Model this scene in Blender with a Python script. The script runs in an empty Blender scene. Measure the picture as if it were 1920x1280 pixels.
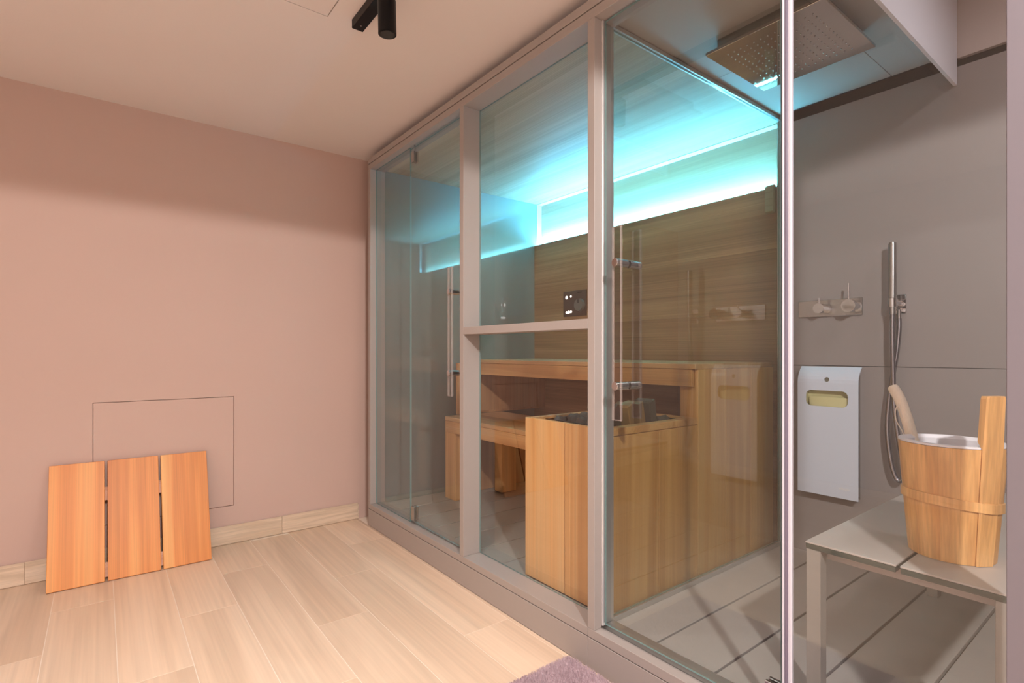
import bpy, bmesh, math, random
from mathutils import Vector, Matrix, Euler
random.seed(7)
C = bpy.context.scene.collection
scn = bpy.context.scene

# ------------------------------------------------------------------ camera, world, light, exposure
EYE = 1.15
cam = bpy.data.cameras.new('camera')
cam.sensor_width = 36.0
cam.lens = 996.0 / 1920.0 * 36.0
cam.shift_y = (659.8 - 640.0) / 1920.0
cam.clip_start = 0.02
camo = bpy.data.objects.new('camera', cam)
C.objects.link(camo)
camo.location = (0, 0, EYE)
camo.rotation_euler = (math.pi / 2, 0, -0.6583)
scn.camera = camo

world = bpy.data.worlds.new('world')
scn.world = world
world.use_nodes = True
world.node_tree.nodes['Background'].inputs[0].default_value = (0.55, 0.5, 0.48, 1)
world.node_tree.nodes['Background'].inputs[1].default_value = 0.15

scn.view_settings.view_transform = 'Standard'
scn.view_settings.look = 'None'
scn.view_settings.gamma = 1.0
scn.view_settings.use_curve_mapping = False
scn.view_settings.exposure = 0.0

WARM = (1.0, 0.965, 0.94)

def lamp(name, kind, loc, energy, color, rot=(0, 0, 0), **kw):
    d = bpy.data.lights.new(name, kind)
    d.energy = energy
    d.color = color
    for k, v in kw.items():
        setattr(d, k, v)
    o = bpy.data.objects.new(name, d)
    C.objects.link(o)
    o.location = loc
    o.rotation_euler = rot
    return o

# key: wide flush downlight in the ceiling behind the camera, cut off a little below the horizontal
key = lamp('downlight_lamp', 'SPOT', (0.10, -0.95, 2.44), 262, WARM, spot_size=math.radians(168.9), spot_blend=0.025, shadow_soft_size=0.05)
# lamp of the track spotlight, then two added area fills
track = lamp('track_lamp', 'SPOT', (0.8225, 1.8020, 2.297), 34, WARM, rot=(math.radians(8), math.radians(6), 0), spot_size=math.radians(140), spot_blend=0.9, shadow_soft_size=0.022)
shaft = lamp('bulkhead_fill_lamp', 'AREA', (2.20, -0.10, 2.60), 5.5, (0.96, 0.95, 1.0), shape='SQUARE', size=0.25)  # unseen lamp added to brighten the bulkhead face
fill = lamp('fill_lamp', 'AREA', (-0.20, 1.05, 2.435), 19, WARM, shape='RECTANGLE', size=0.9, size_y=0.5, spread=math.radians(118))  # added soft fill above the camera, not a known fitting

# ------------------------------------------------------------------ helpers
def lin(c):
    return tuple(((x / 255) / 12.92 if x / 255 <= 0.04045 else ((x / 255 + 0.055) / 1.055) ** 2.4) for x in c) + (1,)

class NT:
    def __init__(s, name):
        s.m = bpy.data.materials.new(name)
        s.m.use_nodes = True
        s.t = s.m.node_tree
        s.n = s.t.nodes
        s.b = s.n['Principled BSDF']
        s.out = s.n['Material Output']
    def add(s, t, **kw):
        n = s.n.new(t)
        for k, v in kw.items():
            setattr(n, k, v)
        return n
    def link(s, a, b):
        s.t.links.new(a, b)

def plain(name, col, rough=0.5, metal=0.0, spec=0.5, noise=0.0, nscale=8, bump=0.0, bscale=200, coat=0.0, ior=None):
    M = NT(name)
    b = M.b
    b.inputs['Base Color'].default_value = col
    b.inputs['Roughness'].default_value = rough
    b.inputs['Metallic'].default_value = metal
    b.inputs['Specular IOR Level'].default_value = spec
    b.inputs['Coat Weight'].default_value = coat
    b.inputs['Coat Roughness'].default_value = 0.03
    if ior: b.inputs['IOR'].default_value = ior
    if noise > 0:
        tc = M.add('ShaderNodeTexCoord')
        nz = M.add('ShaderNodeTexNoise')
        nz.inputs['Scale'].default_value = nscale
        nz.inputs['Detail'].default_value = 6
        M.link(tc.outputs['Object'], nz.inputs['Vector'])
        mx = M.add('ShaderNodeMixRGB')
        mx.inputs[1].default_value = tuple(c * (1 - noise) for c in col[:3]) + (1,)
        mx.inputs[2].default_value = tuple(min(1, c * (1 + noise)) for c in col[:3]) + (1,)
        M.link(nz.outputs['Fac'], mx.inputs[0])
        M.link(mx.outputs[0], b.inputs['Base Color'])
    if bump > 0:
        tc = M.add('ShaderNodeTexCoord')
        nz = M.add('ShaderNodeTexNoise')
        nz.inputs['Scale'].default_value = bscale
        M.link(tc.outputs['Object'], nz.inputs['Vector'])
        bp = M.add('ShaderNodeBump')
        bp.inputs['Strength'].default_value = bump
        bp.inputs['Distance'].default_value = 0.002
        M.link(nz.outputs['Fac'], bp.inputs['Height'])
        M.link(bp.outputs[0], b.inputs['Normal'])
    return M.m

def wood(name, dark, mid, light, axis='Z', across=7.0, along=0.45, rough=0.42, rand=1.0, streak=0.35, var=0.12, spec=0.4, distort=1.2, rings=True):
    """procedural timber: bands along `axis`, a hue per board through Object Info"""
    M = NT(name)
    b = M.b
    tc = M.add('ShaderNodeTexCoord')
    oi = M.add('ShaderNodeObjectInfo')
    off = M.add('ShaderNodeVectorMath', operation='SCALE')
    cmb = M.add('ShaderNodeCombineXYZ')
    M.link(oi.outputs['Random'], cmb.inputs[0]); M.link(oi.outputs['Random'], cmb.inputs[1]); M.link(oi.outputs['Random'], cmb.inputs[2])
    M.link(cmb.outputs[0], off.inputs[0])
    off.inputs['Scale'].default_value = 13.7 * rand
    addv = M.add('ShaderNodeVectorMath', operation='ADD')
    M.link(tc.outputs['Object'], addv.inputs[0]); M.link(off.outputs[0], addv.inputs[1])
    def mapped(a, l):
        mp = M.add('ShaderNodeMapping')
        s = [a, a, a]; s['XYZ'.index(axis)] = l
        mp.inputs['Scale'].default_value = s
        M.link(addv.outputs[0], mp.inputs['Vector'])
        return mp.outputs[0]
    n1 = M.add('ShaderNodeTexNoise'); n1.inputs['Scale'].default_value = 1.0; n1.inputs['Detail'].default_value = 3; n1.inputs['Distortion'].default_value = distort
    M.link(mapped(across, along), n1.inputs['Vector'])
    # growth rings : iso-lines of a stretched noise
    src = n1.outputs['Fac']
    mul = M.add('ShaderNodeMath', operation='MULTIPLY'); mul.inputs[1].default_value = 26.0 if rings else 9.0
    M.link(src, mul.inputs[0])
    sn = M.add('ShaderNodeMath', operation='SINE'); M.link(mul.outputs[0], sn.inputs[0])
    n2 = M.add('ShaderNodeTexNoise'); n2.inputs['Scale'].default_value = 1.0; n2.inputs['Detail'].default_value = 5
    M.link(mapped(across * 22, along * 3), n2.inputs['Vector'])
    ramp = M.add('ShaderNodeValToRGB')
    e = ramp.color_ramp.elements
    e[0].position = 0.30; e[0].color = dark
    e[1].position = 0.72; e[1].color = light
    x = e.new(0.5); x.color = mid
    M.link(src, ramp.inputs[0])
    # combine
    s1 = M.add('ShaderNodeMath', operation='MULTIPLY_ADD'); s1.inputs[1].default_value = 0.10 * streak; s1.inputs[2].default_value = 1.0
    M.link(sn.outputs[0], s1.inputs[0])
    s2 = M.add('ShaderNodeMapRange'); s2.inputs[1].default_value = 0.3; s2.inputs[2].default_value = 0.7
    s2.inputs[3].default_value = 1 - 0.30 * streak; s2.inputs[4].default_value = 1 + 0.22 * streak
    M.link(n2.outputs['Fac'], s2.inputs[0])
    s3 = M.add('ShaderNodeMath', operation='MULTIPLY'); M.link(s1.outputs[0], s3.inputs[0]); M.link(s2.outputs[0], s3.inputs[1])
    rv = M.add('ShaderNodeMapRange'); rv.inputs[3].default_value = 1 - var; rv.inputs[4].default_value = 1 + var
    M.link(oi.outputs['Random'], rv.inputs[0])
    s4 = M.add('ShaderNodeMath', operation='MULTIPLY'); M.link(s3.outputs[0], s4.inputs[0]); M.link(rv.outputs[0], s4.inputs[1])
    vm = M.add('ShaderNodeVectorMath', operation='SCALE')
    M.link(ramp.outputs[0], vm.inputs[0]); M.link(s4.outputs[0], vm.inputs['Scale'])
    M.link(vm.outputs[0], b.inputs['Base Color'])
    b.inputs['Roughness'].default_value = rough
    b.inputs['Specular IOR Level'].default_value = spec
    bp = M.add('ShaderNodeBump'); bp.inputs['Strength'].default_value = 0.12; bp.inputs['Distance'].default_value = 0.001
    M.link(n2.outputs['Fac'], bp.inputs['Height']); M.link(bp.outputs[0], b.inputs['Normal'])
    return M.m

def glass_mat(name, tint, boost=1.0):
    """pane: straight transmission with a tint, plus a mirror reflection on the outward faces"""
    M = NT(name)
    M.n.remove(M.b)
    tr = M.add('ShaderNodeBsdfTransparent'); tr.inputs[0].default_value = tint
    gl = M.add('ShaderNodeBsdfGlossy'); gl.inputs['Roughness'].default_value = 0.0
    fr = M.add('ShaderNodeFresnel'); fr.inputs[0].default_value = 1.5
    ge = M.add('ShaderNodeNewGeometry')
    iv = M.add('ShaderNodeMath', operation='SUBTRACT'); iv.inputs[0].default_value = 1.0
    M.link(ge.outputs['Backfacing'], iv.inputs[1])
    m1 = M.add('ShaderNodeMath', operation='MULTIPLY'); M.link(fr.outputs[0], m1.inputs[0]); M.link(iv.outputs[0], m1.inputs[1])
    m2 = M.add('ShaderNodeMath', operation='MULTIPLY'); m2.inputs[1].default_value = 1.85 * boost; m2.use_clamp = True
    M.link(m1.outputs[0], m2.inputs[0])
    mx = M.add('ShaderNodeMixShader')
    M.link(m2.outputs[0], mx.inputs[0]); M.link(tr.outputs[0], mx.inputs[1]); M.link(gl.outputs[0], mx.inputs[2])
    M.link(mx.outputs[0], M.out.inputs[0])
    return M.m

def emit(name, col, strength):
    M = NT(name)
    M.b.inputs['Base Color'].default_value = col
    M.b.inputs['Emission Color'].default_value = col
    M.b.inputs['Emission Strength'].default_value = strength
    return M.m

def bx(bm, x0, x1, y0, y1, z0, z1, bev=0.0, seg=1, rot=None):
    r = bmesh.ops.create_cube(bm, size=1.0)
    vs = r['verts']
    ctr = Vector(((x0 + x1) / 2, (y0 + y1) / 2, (z0 + z1) / 2))
    for v in vs:
        v.co = Vector((v.co.x * (x1 - x0), v.co.y * (y1 - y0), v.co.z * (z1 - z0)))
        if rot is not None: v.co = rot @ v.co
        v.co += ctr
    if bev > 0:
        es = set()
        for v in vs:
            for e in v.link_edges: es.add(e)
        bmesh.ops.bevel(bm, geom=list(es), offset=bev, segments=seg, profile=0.5, affect='EDGES')
    return bm

def BM(*boxes, bev=0.0, seg=1):
    bm = bmesh.new()
    for b in boxes: bx(bm, *b, bev=bev, seg=seg)
    return bm

def cyl(bm, p0, p1, r0, r1=None, n=24, caps=True):
    p0 = Vector(p0); p1 = Vector(p1)
    r1 = r0 if r1 is None else r1
    d = p1 - p0
    q = Vector((0, 0, 1)).rotation_difference(d.normalized()).to_matrix().to_4x4()
    bmesh.ops.create_cone(bm, cap_ends=caps, cap_tris=False, segments=n, radius1=r0, radius2=r1, depth=d.length, matrix=Matrix.Translation((p0 + p1) / 2) @ q)
    return bm

def tube(bm, pts, r, n=12, caps=True):
    """sweep a circle along points, radius scalar or list"""
    pts = [Vector(p) for p in pts]
    rs = r if isinstance(r, (list, tuple)) else [r] * len(pts)
    rings = []
    up = Vector((0.13, 0.31, 0.94)).normalized()
    t0 = None
    for i, p in enumerate(pts):
        t = (pts[min(i + 1, len(pts) - 1)] - pts[max(i - 1, 0)]).normalized()
        if t0 is None:
            a = t.cross(up)
            if a.length < 0.1: a = t.cross(Vector((1, 0, 0)))
            a.normalize()
        else:
            a = (a - t * a.dot(t)).normalized()
        b = t.cross(a)
        t0 = t
        rings.append([bm.verts.new(p + (a * math.cos(2 * math.pi * k / n) + b * math.sin(2 * math.pi * k / n)) * rs[i]) for k in range(n)])
    for i in range(len(rings) - 1):
        for k in range(n):
            bm.faces.new((rings[i][k], rings[i][(k + 1) % n], rings[i + 1][(k + 1) % n], rings[i + 1][k]))
    if caps:
        bm.faces.new(rings[0][::-1]); bm.faces.new(rings[-1])
    return bm

def catmull(P, k=8):
    P = [Vector(p) for p in P]
    Q = [P[0] * 2 - P[1]] + P + [P[-1] * 2 - P[-2]]
    out = []
    for i in range(1, len(Q) - 2):
        for j in range(k):
            t = j / k
            a, b, c, d = Q[i - 1], Q[i], Q[i + 1], Q[i + 2]
            out.append(0.5 * ((2 * b) + (c - a) * t + (2 * a - 5 * b + 4 * c - d) * t * t + (3 * b - a - 3 * c + d) * t ** 3))
    out.append(P[-1])
    return out

def lathe(bm, prof, cx, cy, n=48, closed=False, a0=0.0, a1=2 * math.pi, sx=1.0, sy=1.0):
    rings = []
    full = abs(a1 - a0 - 2 * math.pi) < 1e-6
    m = n if full else n + 1
    for (r, z) in prof:
        rings.append([bm.verts.new((cx + sx * r * math.cos(a0 + (a1 - a0) * k / n), cy + sy * r * math.sin(a0 + (a1 - a0) * k / n), z)) for k in range(m)])
    L = len(rings)
    for i in range(L if closed else L - 1):
        A, B = rings[i], rings[(i + 1) % L]
        for k in range(n):
            k2 = (k + 1) % m
            bm.faces.new((A[k], A[k2], B[k2], B[k]))
    return rings

def obj(name, bm, mat, parent=None, smooth=False, bevel=0.0, label=None, kind=None, origin=None):
    me = bpy.data.meshes.new(name)
    bmesh.ops.recalc_face_normals(bm, faces=bm.faces)
    # origin : bottom centre of the geometry unless the parent supplies a frame
    if parent is None or origin == 'own':
        xs = [v.co.x for v in bm.verts]; ys = [v.co.y for v in bm.verts]; zs = [v.co.z for v in bm.verts]
        o0 = Vector(((min(xs) + max(xs)) / 2, (min(ys) + max(ys)) / 2, min(zs)))
    else:
        o0 = parent.matrix_basis.translation.copy()
        q = parent.parent
        while q is not None:
            o0 += q.matrix_basis.translation; q = q.parent
    wp = Vector((0, 0, 0))
    q = parent
    while q is not None:
        wp += q.matrix_basis.translation; q = q.parent
    bmesh.ops.translate(bm, verts=bm.verts, vec=-o0)
    bm.to_mesh(me); bm.free()
    me.materials.append(mat)
    if smooth:
        for p in me.polygons: p.use_smooth = True
    o = bpy.data.objects.new(name, me)
    C.objects.link(o)
    o.location = o0 - wp
    if parent is not None: o.parent = parent
    if smooth:
        md = o.modifiers.new('edge', 'EDGE_SPLIT'); md.split_angle = math.radians(38)
    if bevel > 0:
        md = o.modifiers.new('bevel', 'BEVEL'); md.width = bevel; md.segments = 2; md.limit_method = 'ANGLE'
    if label: o['label'] = label
    if kind: o['kind'] = kind
    return o

def thing(name, label, cat, loc, group=None):
    o = bpy.data.objects.new(name, None)
    C.objects.link(o)
    o.location = loc
    o.empty_display_size = 0.05
    o['label'] = label; o['category'] = cat
    if group: o['group'] = group
    return o

def tag(o, label, cat, group=None):
    o['label'] = label; o['category'] = cat
    if group: o['group'] = group
    return o

_cache = {}
def piece(name, x0, x1, y0, y1, z0, z1, mat, parent, bev=0.001):
    """one board / tile : box with a small bevel, meshes shared by size"""
    dx, dy, dz = round(x1 - x0, 4), round(y1 - y0, 4), round(z1 - z0, 4)
    k = (dx, dy, dz, mat.name, bev)
    if k not in _cache:
        bm = bmesh.new(); bx(bm, -dx / 2, dx / 2, -dy / 2, dy / 2, -dz / 2, dz / 2, bev=bev)
        me = bpy.data.meshes.new(name); bm.to_mesh(me); bm.free(); me.materials.append(mat)
        _cache[k] = me
    o = bpy.data.objects.new(name, _cache[k])
    C.objects.link(o)
    wp = Vector((0, 0, 0)); q = parent
    while q is not None:
        wp += q.matrix_basis.translation; q = q.parent
    o.location = Vector(((x0 + x1) / 2, (y0 + y1) / 2, (z0 + z1) / 2)) - wp
    if parent is not None: o.parent = parent
    return o

# ------------------------------------------------------------------ materials
M_plaster_pink = plain('pink_plaster', lin((206, 176, 164)), 0.85, noise=0.02, nscale=2.5, bump=0.08, bscale=90, spec=0.2)
M_ceiling = plain('ceiling_paint', lin((236, 226, 222)), 0.9, noise=0.02, nscale=2, spec=0.2)
M_white = plain('white_paint', lin((232, 224, 222)), 0.7, noise=0.01)
M_grout = plain('floor_grout', lin((244, 226, 208)), 0.8)
M_plank = wood('oak_porcelain_plank', lin((219, 189, 162)), lin((227, 199, 173)), lin((234, 208, 183)), 'Y', across=2.6, along=0.32, rough=0.38, streak=0.30, var=0.06, distort=1.8)
M_base = wood('oak_baseboard', lin((206, 180, 154)), lin((220, 196, 172)), lin((232, 210, 188)), 'X', across=14, along=1.2, rough=0.45, streak=0.4, var=0.04)
M_frame = plain('taupe_lacquer', lin((168, 157, 151)), 0.42, noise=0.01, nscale=3, spec=0.45)
M_dark = plain('black_shadow_gap', lin((30, 26, 24)), 0.8)
M_tilewall = plain('taupe_porcelain_wall', lin((146, 138, 135)), 0.55, noise=0.035, nscale=5, spec=0.35)
M_tileceil = plain('taupe_ceiling_tile', lin((176, 168, 160)), 0.45, noise=0.03, nscale=4, spec=0.35)
M_tilefloor = plain('beige_floor_slab', lin((178, 170, 163)), 0.38, noise=0.05, nscale=4, spec=0.4)
M_glossgrey = plain('polished_grey_tile', lin((124, 136, 134)), 0.25, noise=0.02, nscale=3, spec=0.5, coat=0.0)
for k, v in (('Coat Weight', 1.0), ('Coat IOR', 2.0), ('Coat Roughness', 0.01)):
    M_glossgrey.node_tree.nodes['Principled BSDF'].inputs[k].default_value = v
M_backwood = wood('horizontal_oak_veneer', lin((150, 108, 74)), lin((176, 132, 96)), lin((196, 152, 116)), 'Y', across=11, along=0.35, rough=0.5, streak=0.65, var=0.04, distort=0.6, rings=False)
M_ceilwood = wood('cabin_ceiling_veneer', lin((170, 146, 120)), lin((192, 170, 144)), lin((208, 188, 164)), 'Y', across=9, along=0.3, rough=0.5, streak=0.5, var=0.03, distort=0.5, rings=False)
M_palewood = wood('pale_recess_veneer', lin((176, 150, 124)), lin((196, 172, 146)), lin((212, 190, 166)), 'Y', across=10, along=0.35, rough=0.5, streak=0.5, var=0.03, distort=0.5, rings=False)
M_bench = wood('honey_bench_wood', lin((196, 140, 92)), lin((214, 162, 112)), lin((228, 182, 134)), 'Y', across=8, along=0.5, rough=0.42, streak=0.35, var=0.06)
M_seat = wood('honey_seat_wood', lin((196, 146, 100)), lin((214, 166, 118)), lin((228, 186, 140)), 'Y', across=8, along=0.5, rough=0.5, streak=0.3, var=0.05, spec=0.8)
for _k, _v in (('Coat Weight', 0.4), ('Coat Roughness', 0.5)): M_seat.node_tree.nodes['Principled BSDF'].inputs[_k].default_value = _v
M_heatwood = wood('honey_heater_boards', lin((204, 146, 92)), lin((222, 168, 112)), lin((234, 190, 138)), 'Z', across=9, along=0.35, rough=0.42, streak=0.35, var=0.04, distort=0.8)
M_benchdark = wood('bench_side_wood', lin((176, 124, 84)), lin((194, 142, 100)), lin((210, 162, 120)), 'Z', across=8, along=0.5, rough=0.5, streak=0.4, var=0.05)
M_duck = wood('orange_duckboard', lin((204, 118, 56)), lin((224, 142, 72)), lin((242, 176, 104)), 'Z', across=9, along=0.35, rough=0.42, streak=0.4, var=0.03, distort=0.7)
M_duckraw = wood('pale_batten', lin((214, 160, 128)), lin((226, 176, 146)), lin((236, 190, 160)), 'X', across=20, along=1, rough=0.6, streak=0.3)
M_bucket = wood('pine_bucket', lin((206, 148, 88)), lin((224, 170, 108)), lin((236, 188, 128)), 'Z', across=9, along=0.8, rough=0.38, streak=0.45, var=0.02, distort=1.6)
M_ladle = wood('pale_ladle_wood', lin((238, 218, 194)), lin((244, 228, 208)), lin((248, 234, 216)), 'Z', across=20, along=2, rough=0.45, streak=0.2, var=0.02)
M_cord = plain('white_cord', lin((226, 214, 200)), 0.9)
M_liner = plain('white_plastic_liner', lin((232, 228, 232)), 0.3)
M_chrome = plain('chrome', (0.60, 0.60, 0.61, 1), 0.05, metal=1.0)
M_steel = plain('brushed_steel', (0.46, 0.455, 0.45, 1), 0.24, metal=1.0)
M_mirror = plain('polished_steel_plate', (0.60, 0.55, 0.52, 1), 0.03, metal=1.0)
M_alu = plain('satin_aluminium', (0.60, 0.61, 0.60, 1), 0.38, metal=0.85)
M_glass = glass_mat('clear_pane', (0.972, 0.98, 0.972, 1))
M_glasspart = glass_mat('partition_pane', (0.895, 0.905, 0.850, 1))
M_glassfix = glass_mat('fixed_pane', (0.985, 0.985, 0.985, 1))
M_glassedge = plain('green_glass_edge', lin((50, 62, 58)), 0.15, spec=0.6)
M_edgelight = plain('cut_glass_edge', lin((120, 150, 148)), 0.12, spec=0.8)
M_acryl = glass_mat('acrylic', (0.96, 0.95, 0.94, 1), boost=1.0)
M_acryledge = plain('acrylic_edge', lin((226, 206, 198)), 0.2, spec=0.8)
_t = M_acryledge.node_tree; _tr = _t.nodes.new('ShaderNodeBsdfTransparent'); _mx = _t.nodes.new('ShaderNodeMixShader'); _mx.inputs[0].default_value = 0.27
_t.links.new(_tr.outputs[0], _mx.inputs[1]); _t.links.new(_t.nodes['Principled BSDF'].outputs[0], _mx.inputs[2]); _t.links.new(_mx.outputs[0], _t.nodes['Material Output'].inputs[0])
M_acrylfaint = M_acryledge.copy(); M_acrylfaint.name = 'acrylic_edge_inner'
for _n in M_acrylfaint.node_tree.nodes:
    if _n.type == 'MIX_SHADER': _n.inputs[0].default_value = 0.10
M_seal = plain('translucent_seal_strip', lin((206, 202, 212)), 0.22, spec=0.6)
M_sealdark = plain('seal_lip', lin((118, 108, 124)), 0.3)
M_black = plain('black_lacquer', lin((9, 9, 11)), 0.4, spec=0.25)
M_rock = plain('dark_sauna_rock', lin((82, 76, 70)), 0.75, noise=0.3, nscale=25, bump=0.6, bscale=60)
M_rocktan = plain('tan_sauna_rock', lin((150, 118, 80)), 0.6, noise=0.18, nscale=25, bump=0.4, bscale=60)
M_bin = plain('white_glossy_panel', lin((206, 214, 228)), 0.16, coat=0.3)
M_bincream = plain('cream_inner', lin((206, 200, 150)), 0.5)
M_sensor = plain('beige_sensor', lin((176, 158, 128)), 0.5)
M_ctl = plain('bronze_panel', lin((112, 88, 78)), 0.32, metal=0.5)
M_ctlknob = plain('grey_knob', lin((140, 128, 122)), 0.35, metal=0.4)
M_dot = emit('lit_button', (1.0, 0.93, 0.88, 1), 3.0)
M_led = emit('cyan_led', (0.105, 0.585, 1.0, 1), 540.0)
M_lampface = emit('luminaire_face', (1.0, 0.86, 0.76, 1), 2.0)
M_mat = plain('mauve_pile', lin((206, 182, 188)), 0.95, noise=0.12, nscale=14, spec=0.1)

def struct(name, bm, mat, **kw):
    o = obj(name, bm, mat, **kw)
    o['kind'] = 'structure'
    return o

# ------------------------------------------------------------------ room shell
YW = 3.562; CZ = 2.487; XF = 1.405; XW = 2.85; ZF = 0.137
XL, YN = -2.2, -2.4

floor = struct('floor', BM((XL, 3.0, YN, YW + .1, -0.12, -0.0012)), M_grout)
rows = [(1.165 + .223 * 1 - .0, None)]
edges = [1.388 - 0.2235 * k for k in range(0, 16)]
phase = [3.092, 2.686, 2.260]
LP = 1.268
g = 0.0032
for k in range(15):
    x1, x0 = edges[k], edges[k + 1]
    ph = phase[k % 3]
    y = ph + LP
    while y > YN:
        ya, yb = y - LP, y
        if ya < YW and yb > -0.9:
            piece('plank', x0 + g / 2, x1 - g / 2, max(ya + g / 2, -0.9), min(yb - g / 2, YW - .001), -0.0011, 0, M_plank, floor, bev=0.0003)
        y -= LP
yy = YW - .001
while yy > -0.9:
    piece('plank', 1.388 + g / 2, 1.4045, yy - LP + g, yy, -0.0011, 0, M_plank, floor, bev=0.0003)
    yy -= LP
# out of sight floor areas
struct('trim_3', BM((XL, 1.404, YN, -0.905, -0.0011, 0)), M_plank)

# pink wall with the flush inspection panel
ax0, ax1, az0, az1 = -0.033, 0.632, 0.229, 0.880
wall_far = struct('wall_far', BM((XL, ax0 - .003, YW, YW + .1, 0, 2.75), (ax1 + .003, 3.0, YW, YW + .1, 0, 2.75),
    (ax0 - .003, ax1 + .003, YW, YW + .1, 0, az0 - .003), (ax0 - .003, ax1 + .003, YW, YW + .1, az1 + .003, 2.75),
    (ax0 - .003, ax1 + .003, YW + .03, YW + .1, az0 - .003, az1 + .003)), M_plaster_pink)
piece('access_panel', ax0, ax1, YW + .0006, YW + .02, az0, az1, M_plaster_pink, wall_far, bev=0.0012)
bb = struct('baseboard_far', BM((XL, 1.41, YW - .006, YW - .0005, 0, 0.100)), M_base)
for (a, b2) in ((XL, -0.30), (-0.299, 0.905), (0.907, 1.402)):
    piece('baseboard_board', a, b2, YW - .0125, YW - .0062, 0.002, 0.111, M_base, bb, bev=0.0015)

struct('wall_left', BM((XL - .1, XL, YN, YW + .1, 0, 2.75)), M_white)
struct('wall_near', BM((XL - .1, 3.0, YN - .1, YN, 0, 2.75)), M_white)
# ceiling with its hatch; raised beyond the shower bulkhead
hx0, hx1, hy0, hy1 = 0.10, 0.713, 1.50, 2.125
gp = .003
RX, RY = 1.62, 0.6345
ceiling = struct('ceiling', BM((XL, hx0 - gp, YN, YW + .1, CZ, CZ + .1), (hx1 + gp, RX, YN, YW + .1, CZ, CZ + .1),
    (hx0 - gp, hx1 + gp, YN, hy0 - gp, CZ, CZ + .1), (hx0 - gp, hx1 + gp, hy1 + gp, YW + .1, CZ, CZ + .1),
    (hx0 - gp, hx1 + gp, hy0 - gp, hy1 + gp, CZ + .02, CZ + .1),
    (RX, 3.0, RY, YW + .1, CZ, CZ + .1), (RX, 3.0, YN, RY, 2.63, 2.73), (RX - .02, RX, YN, RY, CZ + .1, 2.73)), M_ceiling)
piece('ceiling_hatch', hx0, hx1, hy0, hy1, CZ + .0006, CZ + .015, M_ceiling, ceiling, bev=0.001)

# tiled right wall of the shower : big slabs, recessed shadow gap, paint above
wr = struct('wall_right', BM((XW + .022, XW + .15, YN, 1.3523, 0, 2.75), (2.9305, XW + .15, 1.3525, YW + .1, 0, 2.75)), M_dark)
for (y0, y1) in ((-1.6, 0.098), (0.10, 1.335)):
    piece('wall_slab', XW, XW + .0218, y0, y1, 0.10, 1.081, M_tilewall, wr, bev=.0008)
    piece('wall_slab', XW, XW + .0218, y0, y1, 1.0835, 2.350, M_tilewall, wr, bev=.0008)
struct('trim_1', BM((XW, XW + .0218, -1.6, 0.6220, 2.386, 2.70)), plain('taupe_paint', lin((190, 176, 170)), 0.7, noise=0.02, nscale=3))
struct('wall_back', BM((1.4065, XW - .0005, -0.42, -0.302, 0.0, 2.62)), M_tilewall)
# bulkhead at the open side of the shower ceiling
struct('trim_2', BM((1.56, XW - .001, 0.6225, 0.634, 2.272, 2.629)), plain('bulkhead_white', lin((238, 234, 240)), 0.6))

# ------------------------------------------------------------------ glazed cabin
cab = thing('glazed_sauna_cabin', 'taupe framed glazed sauna and shower cabin filling the right side of the room', 'sauna cabin', (2.1, 1.9, 0.0))
P2a, P2b, P3a, P3b, P4a = 2.206, 2.241, 1.3317, 1.366, 0.231
YE = 3.38          # left end of the cabin
YR = -0.30         # right end, out of frame
XG = 1.503         # plane of the fixed glazing
# plinth, sill, header
for (y0, y1) in ((1.3655, YE), (YR, 1.3645)):
    piece('plinth_board', XF, XF + .02, y0, y1, 0.002, 0.1105, M_frame, cab, bev=.001)
obj('plinth_core', BM((XF + .021, XF + .1, YR, YE, 0.002, 0.118)), M_dark, cab)
piece('sill', XF, 1.512, P3b, YE, 0.1140, 0.146, M_frame, cab, bev=.001)
piece('sill', XF, 1.440, YR, P3b - .0005, 0.1140, 0.146, M_frame, cab, bev=.001)
piece('threshold_channel', 1.441, 1.464, YR, P3b - .001, 0.1140, 0.134, M_frame, cab, bev=.001)
piece('threshold_rail', 1.4650, 1.5125, YR, P3b - .001, 0.1140, 0.152, M_alu, cab, bev=.0015)
piece('header_board', XF, 1.512, YR, YE, 2.358, 2.3930, M_frame, cab, bev=.001)
piece('header_board', XF, 1.512, YR, YE, 2.3980, 2.432, M_frame, cab, bev=.001)
obj('header_core', BM((XF + .016, 1.50, YR, YE - .002, 2.3931, 2.3979)), M_dark, cab)
# posts
piece('post', XF, XG + .006, 3.345, YE, 0.1465, 2.3578, M_frame, cab)
piece('post', XF, XG + .006, P2a, P2b, 0.1465, 2.3578, M_frame, cab)
piece('post', XF, 1.443, P3a, P3b, 0.1465, 2.3578, M_frame, cab)
piece('post', XF, 1.512, 0.19, P4a, 0.1465, 2.3578, plain('mauve_grey_stile', lin((120, 112, 118)), 0.5, noise=0.01), cab)
piece('cross_rail', XF, XG - .004, P3b + .0005, P2a - .0005, 1.236, 1.272, M_frame, cab)
# vertical profiles at the middle post
piece('door_profile', 1.4432, 1.4640, P3a - .006, P3b - .002, 0.1525, 2.3578, plain('bright_profile', (0.82, 0.79, 0.79, 1), 0.25, metal=0.6), cab, bev=.002)
piece('partition_profile', 1.4645, 1.512, P3a + .002, P3b, 0.1525, 2.3578, M_alu, cab, bev=.002)

def pane(name, x0, x1, y0, y1, z0, z1, mat, parent, edge=True, label=None):
    o = obj(name, BM((x0, x1, y0, y1, z0, z1)), mat, parent, label=label)
    if edge:
        o.data.materials.append(M_edgelight)
        thin = 0 if (x1 - x0) < (y1 - y0) else 1
        for p in o.data.polygons:
            if abs(p.normal[thin]) < 0.5: p.material_index = 1
    return o

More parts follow.
